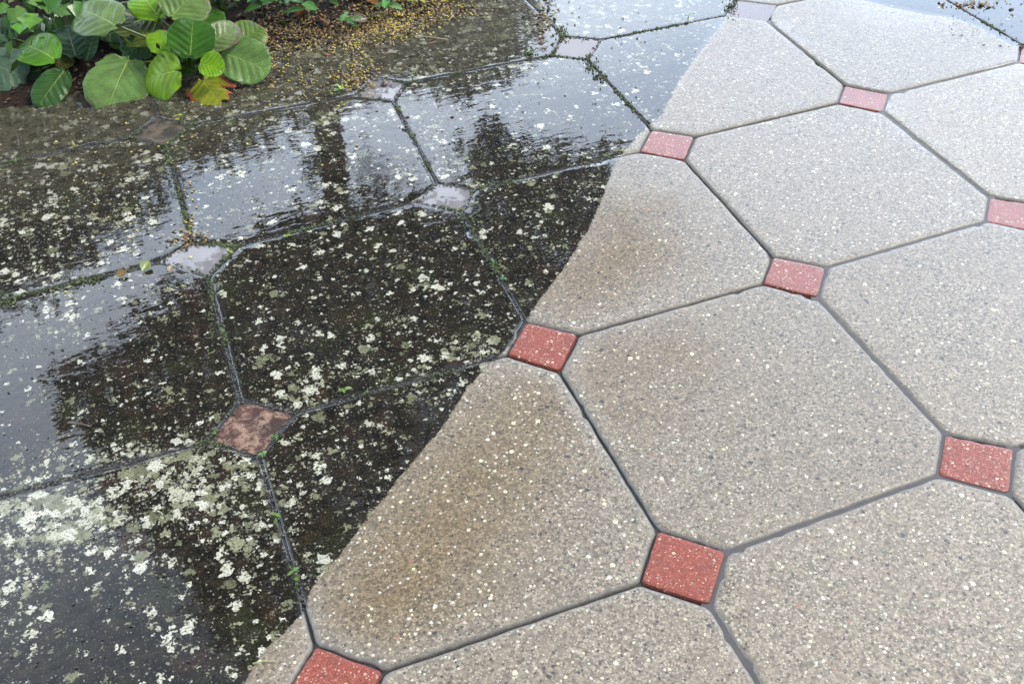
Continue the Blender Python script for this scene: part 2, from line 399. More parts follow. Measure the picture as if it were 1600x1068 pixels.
LICH = [(130, 790, .14, .38), (300, 740, .12, .38), (390, 800, .09, .28), (400, 900, .07, .2), (30, 820, .09, .25), (480, 610, .07, .22), (730, 545, .05, .25), (620, 590, .06, .2), (60, 620, .12, -.18),
        (100, 560, .12, -.1), (560, 780, .07, -.05), (860, 320, .07, .05), (300, 620, .08, -.12), (470, 480, .09, -.1), (120, 1000, .16, -.1), (700, 620, .03, .12), (100, 340, .18, .1)]
CLEANFILM = [(1390, 165, .035, 1), (1410, 200, .035, .8), (1450, 228, .03, .6), (1540, 300, .02, .5), (1215, 40, .03, .8), (1240, 60, .03, .5), (1560, 110, .04, .8), (1600, 95, .05, .9),
             (1135, 920, .018, .9), (1150, 960, .016, .7), (1300, 470, .02, .5), (1575, 350, .03, .7), (1470, 715, .012, .6), (1390, 15, .10, .9), (1460, 20, .07, .8), (1330, -10, .06, .8)]
def fields(x, y):
    d1 = polyline_dist(x, y, EDGE); d2 = polyline_dist(x, y, TOP)
    dirt = np.maximum(d1, np.minimum(d2, .3))
    top = d2 > d1
    fl = .76 + .9 * (fbm(x * 3.1 + 5, y * 3.1, 3, 2) - .5) + .35 * (fbm(x * 9, y * 9, 9, 2) - .5)
    fl = fl + blobs(x, y, [(900, 130, .30, .5), (1000, 60, .3, .5), (760, 210, .14, .5), (400, 280, .14, .35), (150, 560, .22, .4), (60, 680, .15, .4), (560, 250, .09, -.35), (110, 300, .25, -.25), (200, 830, .2, -.2), (80, 1000, .25, .15), (1400, 5, .2, .6)])
    clean = np.clip(blobs(x, y, CLEANFILM), 0, 1)
    m = sstep(dirt, -.01, .01)
    flood = np.clip(fl, 0, .97) * m + clean * (1 - m)
    lich = .65 - .10 * m * np.clip(fl, 0, 1) + blobs(x, y, LICH) + .06 * (vnoise(x * 4, y * 4, 7) - .5)
    lich = np.where(top, lich - .28, lich)
    # towards the bed everything drowns in silt
    bed = y - (1.275 + .11 * (x + .5))
    silt = sstep(bed, -.62, -.05) * .85
    lich = lich + .12 * sstep(bed, -.6, -.2)
    # sheen of the rinsed concrete, wetter to the right and top
    gloss = .58 + .28 * sstep(x * .9 + y * .45, -.25, .9)
    return np.clip(dirt, -.2, .2), flood, lich, silt, gloss
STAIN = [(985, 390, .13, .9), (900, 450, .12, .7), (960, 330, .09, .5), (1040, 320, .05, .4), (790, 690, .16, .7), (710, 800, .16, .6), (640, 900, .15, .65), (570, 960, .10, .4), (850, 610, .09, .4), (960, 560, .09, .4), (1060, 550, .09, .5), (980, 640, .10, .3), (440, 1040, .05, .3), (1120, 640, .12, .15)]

def slab_mesh(poly, z0, gap=.0021, rings=26, seg=.011, ch=.0052, drop=.0022, seed=0, tilt=(0, 0), worn=.0009):
    poly = [Vector(p) for p in poly]
    n = len(poly)
    area = sum(poly[k].x * poly[(k + 1) % n].y - poly[(k + 1) % n].x * poly[k].y for k in range(n))
    if area < 0: poly.reverse()
    # move edges in by the joint gap
    ins = []
    for k in range(n):
        a, b, c = poly[k - 1], poly[k], poly[(k + 1) % n]
        e1 = (b - a).normalized(); e2 = (c - b).normalized()
        n1 = Vector((-e1.y, e1.x)); n2 = Vector((-e2.y, e2.x))
        bis = (n1 + n2); bis = bis / max(.2, bis.dot(n1)); ins.append(b + bis * gap)
    out = []
    for k in range(n):
        a, b = ins[k], ins[(k + 1) % n]; L = (b - a).length; m = max(3, int(L / seg))
        r = min(.006, L * .04) / L
        for q in range(m):
            t = r + (1 - 2 * r) * q / (m - 1) if m > 1 else .5
            out.append(a.lerp(b, t))
    out = np.array([tuple(p) for p in out]); c = out.mean(0)
    N = len(out); rad = np.hypot(*(out - c).T); rin = rad.min()
    s = np.arange(N)
    wob = (vnoise(out[:, 0] * 60, out[:, 1] * 60, seed) - .5) * 2 * worn
    worn = worn * 1.0; chip = np.maximum(0, vnoise(out[:, 0] * 45, out[:, 1] * 45, seed + 5) - .83) * (.03 if ch > .005 else .008)
    prof = [(-.05, 0, 0), (-drop - .002, 0, .0), (-drop, .0012, .001), (-drop * .45, ch * .45, ch * .45), (-.0004, ch * .85, ch * .85), (0, ch * 1.25, ch * 1.2)]
    V = []; E_ = []; dirs = (c - out) / rad[:, None]
    for z, d, e in prof:
        dd = d + (wob + chip) * (1 if e <= ch * .9 else .3)
        V.append(np.c_[out + dirs * (dd * rad / rin)[:, None], np.full(N, z) - (chip * .35 if z > -.02 else 0)]); E_.append(np.full(N, e))
    d0 = ch * 1.25
    for r in range(1, rings + 1):
        f = r / rings; k = d0 + (rin - d0) * f
        if r == rings: break
        V.append(np.c_[out + dirs * (k * rad / rin)[:, None], np.zeros(N)]); E_.append(np.full(N, k))
    V = np.concatenate(V); E_ = np.concatenate(E_)
    nr = len(V) // N
    V = np.vstack([V, [c[0], c[1], 0]]); E_ = np.append(E_, .25)
    V[:, 2] += z0 + (V[:, 0] - c[0]) * tilt[0] + (V[:, 1] - c[1]) * tilt[1]
    F = []
    for r in range(nr - 1):
        for q in range(N):
            q2 = (q + 1) % N; F.append((r * N + q, r * N + q2, (r + 1) * N + q2, (r + 1) * N + q))
    for q in range(N): F.append(((nr - 1) * N + q, (nr - 1) * N + (q + 1) % N, nr * N))
    return V, F, E_, c
def slab_poly(i, j):
    C = CORN
    return [C[i, j, 'E'], C[i + 1, j, 'W'], C[i + 1, j, 'S'], C[i + 1, j + 1, 'N'], C[i + 1, j + 1, 'W'], C[i, j + 1, 'E'], C[i, j + 1, 'N'], C[i, j, 'S']]
SLABS = {
    (-2, -3): 'grimy paving slab under the overhanging leaves in the upper left corner of the photo',
    (-1, -3): 'grimy paving slab along the bed edge below the tattered red-edged leaf',
    (0, -3): 'olive silted paving slab strewn with yellow petals, right of all the plants',
    (1, -3): 'flooded blue-grey paving slab beyond the litter-filled joint at the top centre of the photo',
    (2, -3): 'sliver of flooded paving slab at the top edge beyond the lilac wet paver',
    (-2, -2): 'dark lichened paving slab at the left edge, between the bed slabs and the mossy joint',
    (-1, -2): 'dark paving slab that mirrors the tree trunk, above the grey flooded square',
    (0, -2): 'paving slab mirroring the widest patch of pale sky, left of the mossy zigzag joint',
    (1, -2): 'paving slab split between blue flooded grime and pale washed concrete near the top',
    (2, -2): 'pale washed paving slab at the top right with a wet film on its far corner',
    (3, -2): 'wet dark-speckled paving slab cut off by the top right corner of the photo',
    (-2, -1): 'flooded paving slab at the left edge mirroring a dark treetop, with lone pale lichen discs',
    (-1, -1): 'fully black mossy paving slab covered in white lichen stars, left of the central red paver',
    (0, -1): 'paving slab half black lichened and half washed tan, directly above the central red paver',
    (1, -1): 'washed grey paving slab between three red pavers in the upper right, no grime on it',
    (2, -1): 'washed grey paving slab cut by the right edge, above the half-hidden red paver',
    (-2, 0): 'lower left paving slab crusted with dense white lichen, only its bottom right tip washed',
    (-1, 0): 'paving slab half black and half washed tan below the central red paver',
    (0, 0): 'washed paving slab in the centre right with a tan damp patch at its upper left',
    (1, 0): 'washed grey paving slab at the right edge between two water-filled joints',
    (-1, 1): 'washed paving slab cut by the bottom edge, between the two lowest red pavers',
    (0, 1): 'washed grey paving slab filling the bottom right corner of the photo',
    (1, 1): 'sliver of washed paving slab at the right edge, just below the red paver there'}
ZOFF = {}
hidden_V, hidden_F, hidden_A = [], [], []
def add_slab(i, j, seen):
    rr = random.Random(i * 31 + j * 7 + 500)
    dirtyish = (i + .5) * .9 - (j + .5) * .45 < .15
    z0 = rr.uniform(-.0006, .0006); tl = (rr.uniform(-.002, .002), rr.uniform(-.002, .002)) if not dirtyish else (0, 0)
    ZOFF[i, j] = z0
    V, F, E_, c = slab_mesh(slab_poly(i, j), z0, seed=i * 13 + j * 5 + 90, tilt=tl, rings=26 if seen else 5, seg=.011 if seen else .04)
    d, fl, li, si, gl = fields(V[:, 0], V[:, 1])
    m_ = sstep(d, 0, .01); rim = V[:, 2] > -.03
    V[:, 2] = np.where(rim, V[:, 2] * (1 - .80 * m_), V[:, 2])
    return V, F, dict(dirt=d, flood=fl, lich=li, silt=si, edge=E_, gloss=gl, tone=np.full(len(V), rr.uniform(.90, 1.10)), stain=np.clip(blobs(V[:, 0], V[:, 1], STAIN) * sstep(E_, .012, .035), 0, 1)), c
for j in range(-4, 4):
    for i in range(-5, 5):
        seen = (i, j) in SLABS
        V, F, A, c = add_slab(i, j, seen)
        if seen:
            V2 = V.copy(); V2[:, 0] -= c[0]; V2[:, 1] -= c[1]
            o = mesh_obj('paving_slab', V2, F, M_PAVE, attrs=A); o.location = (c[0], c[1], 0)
            tag(o, SLABS[i, j], 'paving slab', 'octagonal concrete paving slabs')
        else:
            b = sum(len(v) for v in hidden_V); hidden_V.append(V); hidden_F += [tuple(q + b for q in f) for f in F]; hidden_A.append(A)
o = mesh_obj('pavement', np.vstack(hidden_V), hidden_F, M_PAVE, attrs={k: np.concatenate([a[k] for a in hidden_A]) for k in hidden_A[0]})
tag(o, kind='structure')

BRICKS = {
    (0, 0): ('bright brick-red square paver at the centre, black grime meeting its left side', 0, 0),
    (1, 0): ('faded pink-red square paver up and right of the central one', 0, 0),
    (2, 0): ('faded red paver cut by the right edge below the topmost one', 0, -.002),
    (1, -1): ('small red paver at the tip of the mossy zigzag joint, above the tan half-washed slab', 0, -.001),
    (2, -1): ('pale pink-red paver near the top right, with a water film at its right corner', 0, -.002),
    (3, -1): ('sliver of pink paver at the right edge near the top', 0, -.003),
    (0, 1): ('large red paver at the bottom centre with dark pits in its face', 0, 0),
    (1, 1): ('red paver at the lower right with water-filled joints round it', 0, -.001),
    (-1, 1): ('red paver cut by the bottom edge at the tip of the lichened slab', 0, 0),
    (-1, 0): ('brown-crusted pinkish paver with a green sprout, sunk among black slabs', .93, -.001),
    (-1, -1): ('square paver drowned under grey murky water left of the black slab', .6, -.008),
    (0, -1): ('square paver drowned under a pale sky-mirroring puddle above the black slab', .6, -.008),
    (-1, -2): ('mud-covered pinkish square paver just below the low leathery leaves', 1.0, -.001),
    (0, -2): ('square paver drowned under brown water beside the lone green sprig', .6, -.008),
    (1, -2): ('drowned pinkish paver at the head of the mossy zigzag joint near the top', .25, -.006),
    (2, -2): ('lilac wet paver at the top edge between grime and clean slabs', .1, -.005)}
brickV, brickF, brickA = [], [], []
for i in range(-4, 6):
    for j in range(-3, 4):
        poly = [CORN[i, j, k] for k in 'WNES']
        lab, grime, z = BRICKS.get((i, j), (None, 0.0 if (i + j * -.5) > 0 else .9, -.001))
        V, F, E_, c = slab_mesh(poly, z, gap=.0009, rings=10, seg=.006 if lab else .03, ch=.002, drop=.0008, seed=i * 3 + j + 40, worn=.0006)
        g = np.full(len(V), 1.0) if (i, j) == (-1, -2) else np.clip(grime + .35 * (fbm(V[:, 0] * 30, V[:, 1] * 30, 4) - .5) * (1 if grime else 0), 0, .98)
        A = dict(grime=g, edge=E_, gloss=fields(V[:, 0], V[:, 1])[4])
        if lab:
            V[:, 0] -= c[0]; V[:, 1] -= c[1]
            o = mesh_obj('red_paver', V, F, M_BRICK, attrs=A); o.location = (c[0], c[1], 0)
            tag(o, lab, 'paver', 'small square red pavers')
        else:
            b = sum(len(v) for v in brickV); brickV.append(V); brickF += [tuple(q + b for q in f) for f in F]; brickA.append(A)
o = mesh_obj('pavement_insets', np.vstack(brickV), brickF, M_BRICK, attrs={k: np.concatenate([a[k] for a in brickA]) for k in brickA[0]})
tag(o, kind='structure')

# joint sand under everything, and the ground beyond
def grid(name, x0, x1, y0, y1, nx, ny, zf, mat):
    xs = np.linspace(x0, x1, nx); ys = np.linspace(y0, y1, ny); X, Y = np.meshgrid(xs, ys)
    V = np.c_[X.ravel(), Y.ravel(), zf(X, Y).ravel()]
    F = [(r * nx + q, r * nx + q + 1, (r + 1) * nx + q + 1, (r + 1) * nx + q) for r in range(ny - 1) for q in range(nx - 1)]
    return mesh_obj(name, V, F, mat)
o = grid('ground_bedding', -2.6, 2.6, -2.1, 2.05, 260, 210, lambda X, Y: -.0066 + .0044 * sstep(fields(X, Y)[0], -.005, .01) + .004 * (fbm(X * 60, Y * 60, 2) - .5), M_JOINT); tag(o, kind='structure')
o = grid('ground', -120, 120, -120, 120, 3, 3, lambda X, Y: X * 0 - .045, M_LAWN); tag(o, kind='structure')
# raised soil bed with a ragged lip over the slabs
def bed_edge(x):
    return 1.285 + .11 * (x + .5) + .02 * (fbm(x * 9, x * 0, 12) - .5) - .035 * np.exp(-((x - .12) / .25) ** 2)
def bed_z(X, Y):
    d = Y - bed_edge(X) + .03 * (fbm(X * 25, Y * 25, 5) - .5)
    return np.where(d < 0, -.006 + d * .2, .002 + .07 * (1 - np.exp(-d * 2.2)) + .012 * (fbm(X * 30, Y * 30, 6) - .5) * np.clip(d * 14, 0, 1))
o = grid('soil', -2.6, 2.6, 1.15, 4.2, 330, 190, bed_z, M_SOIL); tag(o, kind='structure')

# ------------------------------------------------------------------ standing water
def water_square(i, j, z, mat, label, grow=.004):
    pts = [CORN[i, j, k] for k in 'WNES']; c = sum(pts, Vector((0, 0))) / 4
    V = []
    for a, b in zip(pts, pts[1:] + pts[:1]):
        for q in range(10):
            p = a.lerp(b, q / 10); d = (p - c); V.append(c + d * (1 + grow / d.length + (vnoise(p.x * 80, p.y * 80, 3) - .5) * .03))
    n = len(V); VV = [(p.x, p.y, z) for p in V] + [(c.x, c.y, z)]
    o = mesh_obj('puddle_water', VV, [((q + 1) % n, q, n) for q in range(n)], mat); tag(o, kind='structure')
for ij, m, z in (((-1, -1), M_WATER, -.0012), ((0, -1), M_WATER, -.0012), ((0, -2), M_WATER, -.0012), ((1, -2), M_WATER_PINK, -.0012), ((2, -2), M_WATER_PINK, -.0018)):
    water_square(ij[0], ij[1], z, m, '')
def joint_strip(a, b, z, mat=M_WATER_JOINT):
    a, b = Vector(a), Vector(b); d = (b - a); L = d.length; d = d / L; n = Vector((-d.y, d.x)); m = 24; V = []
    a = a - d * .004; b = b + d * .004
    for q in range(m + 1):
        p = a.lerp(b, q / m); ww = .0108
        V += [(p.x + n.x * ww, p.y + n.y * ww, z), (p.x - n.x * ww, p.y - n.y * ww, z)]
    o = mesh_obj('joint_water', V, [(2 * q + 3, 2 * q + 2, 2 * q, 2 * q + 1) for q in range(m)], mat); tag(o, kind='structure')
C = CORN
for kz, (a, b, w) in enumerate(((C[1, 0, 'S'], C[1, 1, 'N'], .0085), (C[0, 1, 'E'], C[1, 1, 'W'], .0085), (C[0, 1, 'S'], C[0, 2, 'N'], .009), (C[1, 0, 'E'], C[1, 0, 'S'], .006),
                (C[0, 1, 'E'], C[0, 1, 'S'], .007), (C[1, 1, 'W'], C[1, 1, 'N'], .008), (C[1, 1, 'W'], C[1, 1, 'S'], .008), (C[1, 1, 'E'], C[1, 1, 'S'], .006), (C[1, 0, 'E'], C[2, 0, 'W'], .008), (C[2, 0, 'W'], C[2, 0, 'N'], .008),
                (C[2, 0, 'W'], C[2, 0, 'S'], .008), (C[2, -1, 'E'], C[3, -1, 'W'], .006), (C[2, -1, 'S'], C[2, 0, 'N'], .007), (C[2, -1, 'E'], C[2, -1, 'S'], .007), (C[2, -2, 'S'], C[2, -1, 'N'].lerp(C[2, -2, 'S'], .5), .005))):
    joint_strip(a, b, -.0019 - kz * .00008)
for kz, key in enumerate(((1, 0, 'E'), (1, 0, 'S'), (1, 1, 'N'), (1, 1, 'W'), (1, 1, 'S'), (1, 1, 'E'), (0, 1, 'E'), (0, 1, 'S'), (2, 0, 'W'), (2, 0, 'N'), (2, 0, 'S'), (2, -1, 'E'), (2, -1, 'S'), (3, -1, 'W'))):
    c = C[key]; V = [(c.x + .0125 * math.cos(q * .5236), c.y + .0125 * math.sin(q * .5236), -.0034 - kz * .00008) for q in range(12)]
    o = mesh_obj('joint_water', V, [tuple(range(12))], M_WATER_JOINT); tag(o, kind='structure')
# ------------------------------------------------------------------ trees and hedge across the bed, seen mirrored in the wet slabs
def mirror_point(px, py, yplane):
    g = at(px, py); d = raydir(px, py); d = Vector((d.x, d.y, -d.z)); t = (yplane - g.y) / d.y
    return g + d * t
def inpoly(x, y, P):
    r = False; n = len(P)
    for k in range(n):
        (x1, y1), (x2, y2) = P[k], P[(k + 1) % n]
        if (y1 > y) != (y2 > y) and x < (x2 - x1) * (y - y1) / (y2 - y1) + x1: r = not r
    return r
def foliage(name, parent, pts, size, base, mat=M_TREE, per=12, spread=.22, seed=1):
    rs = np.random.default_rng(seed); n = len(pts) * per
    c = np.repeat(np.array([tuple(p) for p in pts]), per, 0) + rs.normal(0, spread / 2, (n, 3)) * np.array([1, 1, .8])
    a = rs.normal(size=(n, 3)); a /= np.linalg.norm(a, axis=1)[:, None]
    b = np.cross(a, rs.normal(size=(n, 3))); b /= np.linalg.norm(b, axis=1)[:, None]
    L = size * rs.uniform(.6, 1.25, n)[:, None]
    V = np.stack([c - a * L * .5, c - b * L * .22, c + a * L * .5, c + b * L * .22], 1).reshape(-1, 3)
    F = np.arange(n * 4).reshape(-1, 4)
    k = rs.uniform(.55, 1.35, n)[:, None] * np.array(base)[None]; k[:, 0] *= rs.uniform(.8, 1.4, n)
    return mesh_obj(name, V, F, mat, parent, smooth=False, cols=np.repeat(k, 4, 0))
def tube_mesh(path, radii, ns=8):
    V, F = [], []
    path = [Vector(p) for p in path]
    for k, p in enumerate(path):
        d = (path[min(k + 1, len(path) - 1)] - path[max(k - 1, 0)]).normalized()
        u = d.orthogonal().normalized() if abs(d.z) > .95 else d.cross(Vector((0, 0, 1))).normalized(); w = d.cross(u)
        for q in range(ns):
            t = 2 * math.pi * q / ns; V.append(p + (u * math.cos(t) + w * math.sin(t)) * radii[k])
    for k in range(len(path) - 1):
        for q in range(ns): F.append((k * ns + q, k * ns + (q + 1) % ns, (k + 1) * ns + (q + 1) % ns, (k + 1) * ns + q))
    F.append(tuple(range(ns))[::-1]); F.append(tuple((len(path) - 1) * ns + q for q in range(ns)))
    return V, F
def fill(poly, yp, n, dy=.6):
    xs = [p[0] for p in poly]; ys = [p[1] for p in poly]; out = []
    while len(out) < n:
        x, y = random.uniform(min(xs), max(xs)), random.uniform(min(ys), max(ys))
        if inpoly(x, y, poly): out.append(mirror_point(x, y, yp + random.uniform(-dy, dy)))
    return out
# the big tree: trunk low (mirrored up high in the picture), crown above
YT = 7.0
crown_a = [(345, 425), (400, 380), (470, 350), (560, 335), (600, 345), (660, 335), (700, 345), (735, 320), (760, 300), (850, 275), (960, 262), (1040, 290), (1062, 350), (1020, 430), (1010, 490), (1090, 530), (1120, 580),
           (1000, 640), (920, 700), (900, 800), (850, 880), (770, 950), (680, 1010), (560, 1060), (430, 1068), (345, 1000), (300, 900), (220, 830), (165, 765), (200, 722), (160, 690), (130, 645), (88, 590), (165, 572), (205, 530), (240, 500), (300, 450)]
t = empty('broadleaf_tree', (*mirror_point(515, 200, YT).xy, -.045))
tag(t, 'tall tree whose trunk and wide crown are mirrored in the black wet slabs', 'tree')
off = Vector(t.location)
bough = [(742, 226), (765, 214), (792, 226), (812, 256), (850, 266), (862, 240), (895, 232), (925, 248), (975, 250), (965, 268), (850, 282), (760, 300), (725, 305), (742, 260)]
sparse = [(500, 215), (555, 215), (590, 260), (640, 290), (660, 320), (500, 350), (488, 280)]
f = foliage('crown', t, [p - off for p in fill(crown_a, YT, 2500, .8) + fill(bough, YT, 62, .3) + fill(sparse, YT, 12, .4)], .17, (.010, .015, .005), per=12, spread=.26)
b0 = mirror_point(517, 195, YT); b0.z = 0; b1 = mirror_point(522, 270, YT); b2 = mirror_point(528, 360, YT); b3 = mirror_point(600, 560, YT)
V, F = tube_mesh([Vector((0, 0, -.05)), b1 - off, b2 - off, b3 - off], [.14, .12, .10, .04], 10)
for a_, e_ in (((530, 350), (300, 520)), ((530, 380), (760, 420)), ((545, 420), (450, 640)), ((560, 470), (800, 600))):
    V2, F2 = tube_mesh([mirror_point(*a_, YT) - off, mirror_point((a_[0] + e_[0]) / 2, (a_[1] + e_[1]) / 2 - 15, YT) - off, mirror_point(*e_, YT) - off], [.06, .04, .015], 7)
    b = len(V); V += V2; F += [tuple(q + b for q in f_) for f_ in F2]
mesh_obj('trunk', V, F, M_BARK, t, cols=[(.035, .028, .02)] * len(V))
# lower masses: shrubs at the back of the bed
def shrub(poly, yp, n, label, base, size=.11, name='shrub', cat='shrub', spread=.18, group=None, dy=.35):
    pts = fill(poly, yp, n, dy); c = sum(pts, Vector()) / n; tt = empty(name, (c.x, c.y, -.045)); tag(tt, label, cat, group)
    off = Vector(tt.location)
    foliage('foliage', tt, [p - off for p in pts], size, base, per=12, spread=spread, seed=n)
    top = max(p.z for p in pts); V, F = tube_mesh([(0, 0, 0), (.02, .03, top * .4), (-.02, 0, top * .8)], [.035, .028, .012], 7)
    mesh_obj('stem', V, F, M_BARK, tt, cols=[(.04, .03, .02)] * len(V))
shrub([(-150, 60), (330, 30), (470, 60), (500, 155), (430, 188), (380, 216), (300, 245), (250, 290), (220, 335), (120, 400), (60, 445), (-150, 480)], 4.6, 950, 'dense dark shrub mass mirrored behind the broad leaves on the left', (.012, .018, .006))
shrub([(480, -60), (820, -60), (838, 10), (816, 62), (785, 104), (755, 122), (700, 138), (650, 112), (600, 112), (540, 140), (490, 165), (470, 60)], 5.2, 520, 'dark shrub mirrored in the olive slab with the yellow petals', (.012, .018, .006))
# ------------------------------------------------------------------ broad-leaved plants
def leaf_mesh(L, Wd, cup=.25, arch=.2, ruffle=.03, seed=0, col=(.05, .13, .02), edgecol=None, edge_amt=0., ragged=.02, nth=96, nr=14, notch=.10, holes=None):
    rs = random.Random(seed); a = L * .5; b = Wd * .5; dl = notch * L
    V, C_, U, Vv = [], [], [], []; F = []
    ph = [rs.uniform(0, 6.28) for _ in range(6)]
    col = np.array(col); ec = np.array(edgecol if edgecol else col)
    cut = [(rs.uniform(-1.8, 1.8), rs.uniform(.05, .12), rs.uniform(.1, .3)) for _ in range(int(ragged * 120) if ragged > .02 else 0)]
    for r in range(nr + 1):
        f = r / nr
        for q in range(nth + 1):
            th = -math.pi + 2 * math.pi * q / nth
            # attachment inside the ellipse at (-a+dl)
            x0 = -a + dl; dx, dy = math.cos(th), math.sin(th)
            A_ = dx * dx / a / a + dy * dy / b / b; B_ = 2 * x0 * dx / a / a; C0 = x0 * x0 / a / a - 1
            Rm = (-B_ + math.sqrt(B_ * B_ - 4 * A_ * C0)) / (2 * A_)
            Rm *= 1 - .75 * math.exp(-((abs(th) - math.pi) / .22) ** 2)
            Rm *= 1 + ragged * (math.sin(th * 13 + ph[0]) * .6 + math.sin(th * 23 + ph[1]) * .7 + math.sin(th * 7 + ph[2]) * .8)
            for (ct, cw, cdp) in cut: Rm *= 1 - cdp * math.exp(-((th - ct) / cw) ** 2) * (1 if abs(ct) > .2 else .3)
            R = Rm * f
            x, y = dx * R, dy * R
            un, vn = x / L, y / L
            z = cup * y * y / L * 1.5 - arch * 1.1 * (max(0, x) ** 2) / L - .5 * abs(y) ** 3 / L ** 2 + ruffle * L * f ** 3 * (math.sin(th * 5 + ph[3]) + .5 * math.sin(th * 9 + ph[4]))
            w = un - .62 * abs(vn) ** .8
            z += .009 * L * math.cos(2 * math.pi * w * 6.2) * min(1, abs(vn) * 8) * (1 - f ** 6)
            V.append((x, y, z)); U.append(un); Vv.append(vn)
            e = max(0, f - (1 - edge_amt * (1 + .8 * math.sin(th * 3 + ph[5])))) / max(edge_amt, 1e-3) if edge_amt else 0
            e = min(1, e * 1.2); n_ = .85 + .3 * float(vnoise(un * 7 + seed, vn * 7, 3))
            C_.append(col * n_ * (1 - e) + ec * e)
    W1 = nth + 1
    for r in range(nr):
        for q in range(nth): F.append((r * W1 + q, r * W1 + q + 1, (r + 1) * W1 + q + 1, (r + 1) * W1 + q))
    if holes:
        bad = set()
        for hx, hy, hr in holes:
            for fi, f_ in enumerate(F):
                cx = sum(U[q] for q in f_) / 4; cy = sum(Vv[q] for q in f_) / 4
                if (cx - hx) ** 2 + (cy - hy) ** 2 < hr * hr * (.6 + .8 * rs.random()): bad.add(fi)
        F = [f_ for fi, f_ in enumerate(F) if fi not in bad]
    return V, F, C_, U, Vv
def broad_leaf(plant, root, base, tip, wpx, zb, zt, roll=0, pitch=0, label=None, petiole=True, **k):
    """base/tip: where the leaf's foot and point are, at heights zb/zt; wpx: width as seen"""
    B = at(*base, zb); T = at(*tip, zt); ax = T - B; L = ax.length
    depth = (B - Vector(CAM_LOC)).length; Wd = wpx / FPX * depth
    X = ax.normalized(); view = (Vector(CAM_LOC) - B).normalized()
    up = (view * .75 + Vector((0, 0, .6))).normalized()
    Y = up.cross(X).normalized(); Z = X.cross(Y)
    rot = Matrix.Rotation(roll, 3, X); Y = rot @ Y; Z = rot @ Z
    V, F, Cc, U, Vv = leaf_mesh(L * 1.04, Wd, **k)
    org = Vector(plant.location)
    VV = [B + X * v[0] + Y * v[1] + Z * v[2] - org for v in V]
    o = mesh_obj('leaf', VV, F, M_LEAF, plant, cols=Cc, attrs=dict(lu=U, lv=Vv))
    sm = o.modifiers.new('Solidify', 'SOLIDIFY'); sm.thickness = .0009; sm.offset = 0
    if label: o['label'] = label
    if petiole:
        r0 = Vector(root); m = (r0 + B) / 2 + Vector((0, 0, -.004)); pts = []
        for q in range(9):
            s = q / 8; pts.append((r0 * (1 - s) ** 2 + m * 2 * s * (1 - s) + (B + X * L * .03) * s * s) - org)
        P_, F_ = tube_mesh(pts, [  .0042 - .0016 * q / 8 for q in range(9)], 7)
        mesh_obj('petiole', P_, F_, M_SMALL, o, cols=[(.09, .13, .03)] * len(P_))
    return o
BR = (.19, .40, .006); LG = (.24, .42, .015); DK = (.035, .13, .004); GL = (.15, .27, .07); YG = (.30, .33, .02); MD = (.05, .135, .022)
r1 = at(318, 92, .012); p1 = empty('broad_leaved_plant', at(322, 98, .0)); p1.location.z = .02
tag(p1, 'large clump of round leathery leaves leaning over the slabs, right of the smaller clump', 'plant', 'broad-leaved clumps in the bed')
